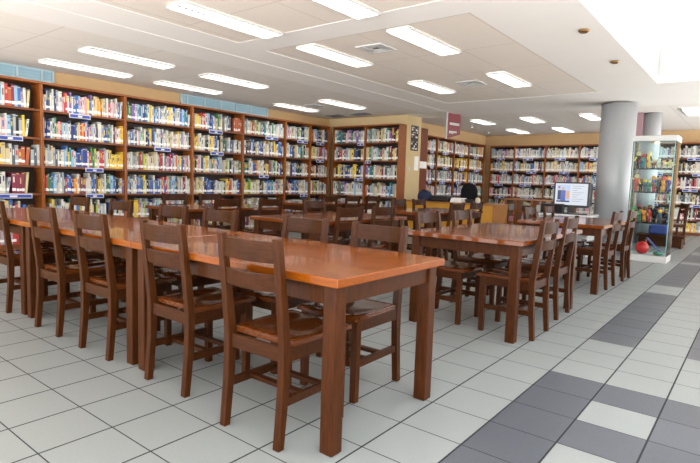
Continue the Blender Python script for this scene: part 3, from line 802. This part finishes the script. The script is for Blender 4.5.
# what the page shows: a colour picture on the left, grey text lines on the right
def em(n, c):
    k = NT('screen_' + n); k.bsdf(rgb((12, 12, 12)), .3, .5, emit=rgb(c), es=.36); return k.m
m = MB(); pm = [em('blue', (70, 95, 175)), em('red', (190, 60, 70)), em('dark', (40, 45, 75)), em('skin', (215, 160, 120)), em('sky', (176, 200, 232)), em('grey', (150, 155, 170))]
x0, x1 = -.0365, -.0345
LAY = [0]
def sq(ya, yb, za, zb, c):
    LAY[0] += 1; m.box(x0 - .0002 * LAY[0], x1 - .0002 * LAY[0], min(ya, yb), max(ya, yb), za, zb, c)
sq(.235, .02, .2, .49, 4); sq(.22, .17, .24, .4, 2); sq(.17, .09, .22, .40, 0); sq(.15, .115, .40, .45, 3); sq(.08, .03, .26, .39, 3); sq(.215, .185, .43, .47, 1); sq(.235, .02, .2, .225, 2)
for i in range(8): sq(-.02, -.2 + .05 * (i % 3), .47 - i * .036, .478 - i * .036, 5)
m.build('picture', pm, mo)
t = empty('computer_tower', 'black computer box lying on the white desk in front of the monitor', 'computer', (9.12, 2.8, .69))
bxs(-.02, .05, -.19, .19, 0, .17, bevel=.006).build('case', M['black'], t); bxs(-.023, -.0201, -.17, .17, .02, .15).build('front_panel', M['blackf'], t)
t = empty('keyboard', 'dark keyboard on the white desk right of the black box', 'keyboard', (9.14, 2.39, .69))
bxs(-.03, .05, -.15, .15, 0, .02, bevel=.004).build('body', M['black'], t); bxs(-.022, .042, -.14, .14, .0205, .026).build('keys', M['grey'], t)
# steel columns
t = empty('steel_column', 'big round brushed steel column beside the glass display case', 'column', (10.17, 2.09, 0))
m = MB(); m.lathe([(.285, 0), (.285, 2.6)], n=48); m.build('shaft', M['steel'], t)
m = MB(); m.lathe([(.292, 2.6005), (.292, 2.6165)], n=48); m.build('collar', M['chrome'], t)
t = empty('steel_column', 'thinner steel column farther back, above the glass display case', 'column', (12.7, 1.95, 0))
m = MB(); m.lathe([(.17, 0), (.17, 2.74)], n=40); m.build('shaft', M['steel'], t)
m = MB(); m.lathe([(.176, 2.7405), (.176, 2.7595)], n=40); m.build('collar', M['chrome'], t)
tag(bxs(12.5, 12.56, 2.10, 2.36, .0, 2.758).build('wall_banner', M['mauve']), 'narrow mauve upright board between the two steel columns', 'board')

# ------------------------------------------------------------------ glass display case
X0, X1, Y0, Y1 = 9.36, 9.86, 1.09, 1.68
t = empty('display_case', 'tall glass display case with white top and base full of small figures', 'display case', ((X0 + X1) / 2, (Y0 + Y1) / 2, 0))
a, b = (X1 - X0) / 2, (Y1 - Y0) / 2
bxs(-a, a, -b, b, 0, .11, bevel=.006).build('base', M['white'], t)
tp = bxs(-a - .01, a + .01, -b - .01, b + .01, 1.90, 1.985, bevel=.006).build('top_panel', M['white'], t)
m = MB(); m.lathe([(.03, 1.885), (.03, 1.8995)], n=16); m.build('case_lamp', M['case_lamp'], tp)
th = .006
for (p, q) in (((-a, -a + th), (-b + th, b - th)), ((a - th, a), (-b + th, b - th)), ((-a, a), (-b, -b + th - .0005)), ((-a, a), (b - th + .0005, b))):
    bxs(p[0], p[1], q[0], q[1], .1105, 1.8995).build('glass_pane', M['glass'], t)
for sx in (-1, 1):
    for sy in (-1, 1):
        bxs(sx * (a - .016) - .007, sx * (a - .016) + .007, sy * (b - .016) - .007, sy * (b - .016) + .007, .111, 1.899).build('corner_strip', M['glass_edge'], t)
SHZ = [1.475, 1.105, .62]
for z in SHZ:
    g = bxs(-a + .03, a - .03, -b + .03, b - .03, z - .01, z).build('shelf', M['glass'], t)
    bxs(-a + .024, -a + .0295, -b + .03, b - .03, z - .016, z).build('shelf_edge', M['black'], g)
def figurine(x, y, z, h, cb, ch, ca, label, group, pose):
    t = empty('figurine', label, 'figurine', (x, y, z), R.uniform(-.5, .5), group)
    m = MB(); m.lathe([(.032, 0), (.032, .008), (.026, .012)], n=14); m.build('stand', M['black'], t)
    m = MB(); q = h
    for s in (-1, 1): m.rod((0, s * .012, .0125), (0, s * .012, q * .45), .010, 8, r2=.013)
    m.loft([[(.022 * k * math.cos(v), .034 * k * math.sin(v), zz) for v in [2 * PI * i / 12 for i in range(12)]] for k, zz in ((.9, q * .43), (1.1, q * .6), (1.15, q * .74), (.4, q * .8))], smooth=True)
    m.build('body', BM[cb], t)
    m = MB(); m.ball((0, 0, q * .89), q * .14, 12); m.build('head', BM[ch], t)
    m = MB()
    for s in (-1, 1):
        e = (-.015, s * .058, q * (.5 + pose * .45 if s > 0 else .5))
        m.rod((0, s * .026, q * .72), e, .013, 8, r2=.010); m.ball(e, .015, 8)
    m.build('arms', BM[ca], t)
CS = [('kntrycBcwowcc', 'ckrBcocywcoyc', 'yorrkywcBkowy'), ('rykodBGvrBkyoBn', 'coByykcobcBcrko', 'yBkokLBrdyGkBor'), ('LrGkoBrBkrdBk', 'GrkoBcBgkrycB', 'LGrkobBrkBkcr')]
for si, z in enumerate(SHZ):
    cb, ch, ca = CS[si]; n = len(cb)
    for i in range(n):
        y = Y1 - .075 - i * (Y1 - Y0 - .15) / (n - 1); x = X0 + .09 + (.0 if i % 2 == 0 else .13) + R.uniform(-.01, .02)
        h = R.uniform(.19, .28) if not (si == 0 and i > 4) else R.uniform(.12, .16)
        figurine(x, y, z, h, cb[i], ch[i], ca[i], 'tiny %s figurine with %s head, %s from left on the %s glass shelf' % (CNAME[cb[i]], CNAME[ch[i]], NUM[i], ['top', 'middle', 'lower'][si]),
                 'figurines on the %s glass shelf' % ['top', 'middle', 'lower'][si], R.choice((0, 1, .6)))
t = empty('ball', 'shiny red ball at the bottom of the glass display case', 'ball', (X0 + .15, Y1 - .22, .1105))
m = MB(); m.ball((0, 0, .1), .1, 24); m.build('ball_body', plain('shiny_red', (200, 34, 36), .15), t)
m = MB(); m.ball((0, 0, .195), .02, 10, sq=(1, 1, .4)); m.build('button', BM['m'], t)
t = empty('toy_slide', 'blue toy slide leaning behind the red ball in the glass case', 'toy', (X0 + .33, Y0 + .2, .1105))
m = MB(); m.hexa([(-.08, -.1, 0), (-.05, -.13, 0), (.05, -.11, 0), (.02, -.08, 0), (-.04, .15, .26), (-.01, .12, .26), (.09, .14, .25), (.06, .17, .25)], bevel=.01); m.build('slide', BM['n'], t)
m = MB(); m.rod((-.03, .13, 0), (-.02, .14, .22), .012); m.build('support', BM['r'], t)
t = empty('toy', 'small green and grey toy lying right of the red ball in the glass case', 'toy', (X0 + .1, Y0 + .13, .1105))
m = MB(); m.ball((0, 0, .03), .07, 14, sq=(.7, 1, .42)); m.build('shell', BM['G'], t)
m = MB(); m.box(-.03, .03, -.09, -.07, 0, .02); m.build('tail', BM['g'], t)
# low brown bench with a blue cushion behind the case
t = empty('bench', 'low brown wooden bench behind the glass display case', 'bench', (12.25, 1.55, 0))
bxs(-.2, .2, -.42, .42, .2, .25, bevel=.006).build('seat', M['chair'], t)
for s in (-1, 1): bxs(-.18, .18, s * .36 - .02, s * .36 + .02, 0, .1995).build('leg', M['chair'], t)
bxs(-.18, -.155, -.339, .339, .02, .1995).build('front_panel', M['table'], t)
t = empty('cushion', 'blue cushion lying on the brown bench behind the glass case', 'cushion', (12.25, 1.6, .25))
bxs(-.15, .15, -.17, .17, 0, .2, bevel=.04).build('cover', BM['n'], t)

# ------------------------------------------------------------------ light, camera, view
w = bpy.data.worlds.new('World'); SC.world = w; w.use_nodes = True
bg = w.node_tree.nodes['Background']; nt = w.node_tree
tc = nt.nodes.new('ShaderNodeTexCoord'); sp = nt.nodes.new('ShaderNodeSeparateXYZ'); cr = nt.nodes.new('ShaderNodeValToRGB')
nt.links.new(tc.outputs['Generated'], sp.inputs[0]); mr = nt.nodes.new('ShaderNodeMapRange')
mr.inputs[1].default_value = -.25; mr.inputs[2].default_value = .15; nt.links.new(sp.outputs[2], mr.inputs[0]); nt.links.new(mr.outputs[0], cr.inputs[0])
cr.color_ramp.elements[0].color = (1, .985, .955, 1); cr.color_ramp.elements[1].color = (.26, .26, .27, 1)  # background made brighter below the horizon, added to light the ceiling from below
nt.links.new(cr.outputs[0], bg.inputs[0]); bg.inputs[1].default_value = 4.2
cam = bpy.data.cameras.new('Camera'); co = bpy.data.objects.new('Camera', cam); C.objects.link(co)
cam.sensor_fit = 'HORIZONTAL'; cam.sensor_width = 36; cam.lens = FPX / 700 * 36; cam.clip_start = .05
mw = Matrix.Identity(4)
for i, v in enumerate((RT, UP, -FW)):
    for j in range(3): mw[j][i] = v[j]
mw.translation = CAM; co.matrix_world = mw
SC.camera = co
vs = SC.view_settings; vs.view_transform = 'Standard'; vs.look = 'None'; vs.gamma = 1; vs.use_curve_mapping = False
vs.exposure = 1.53
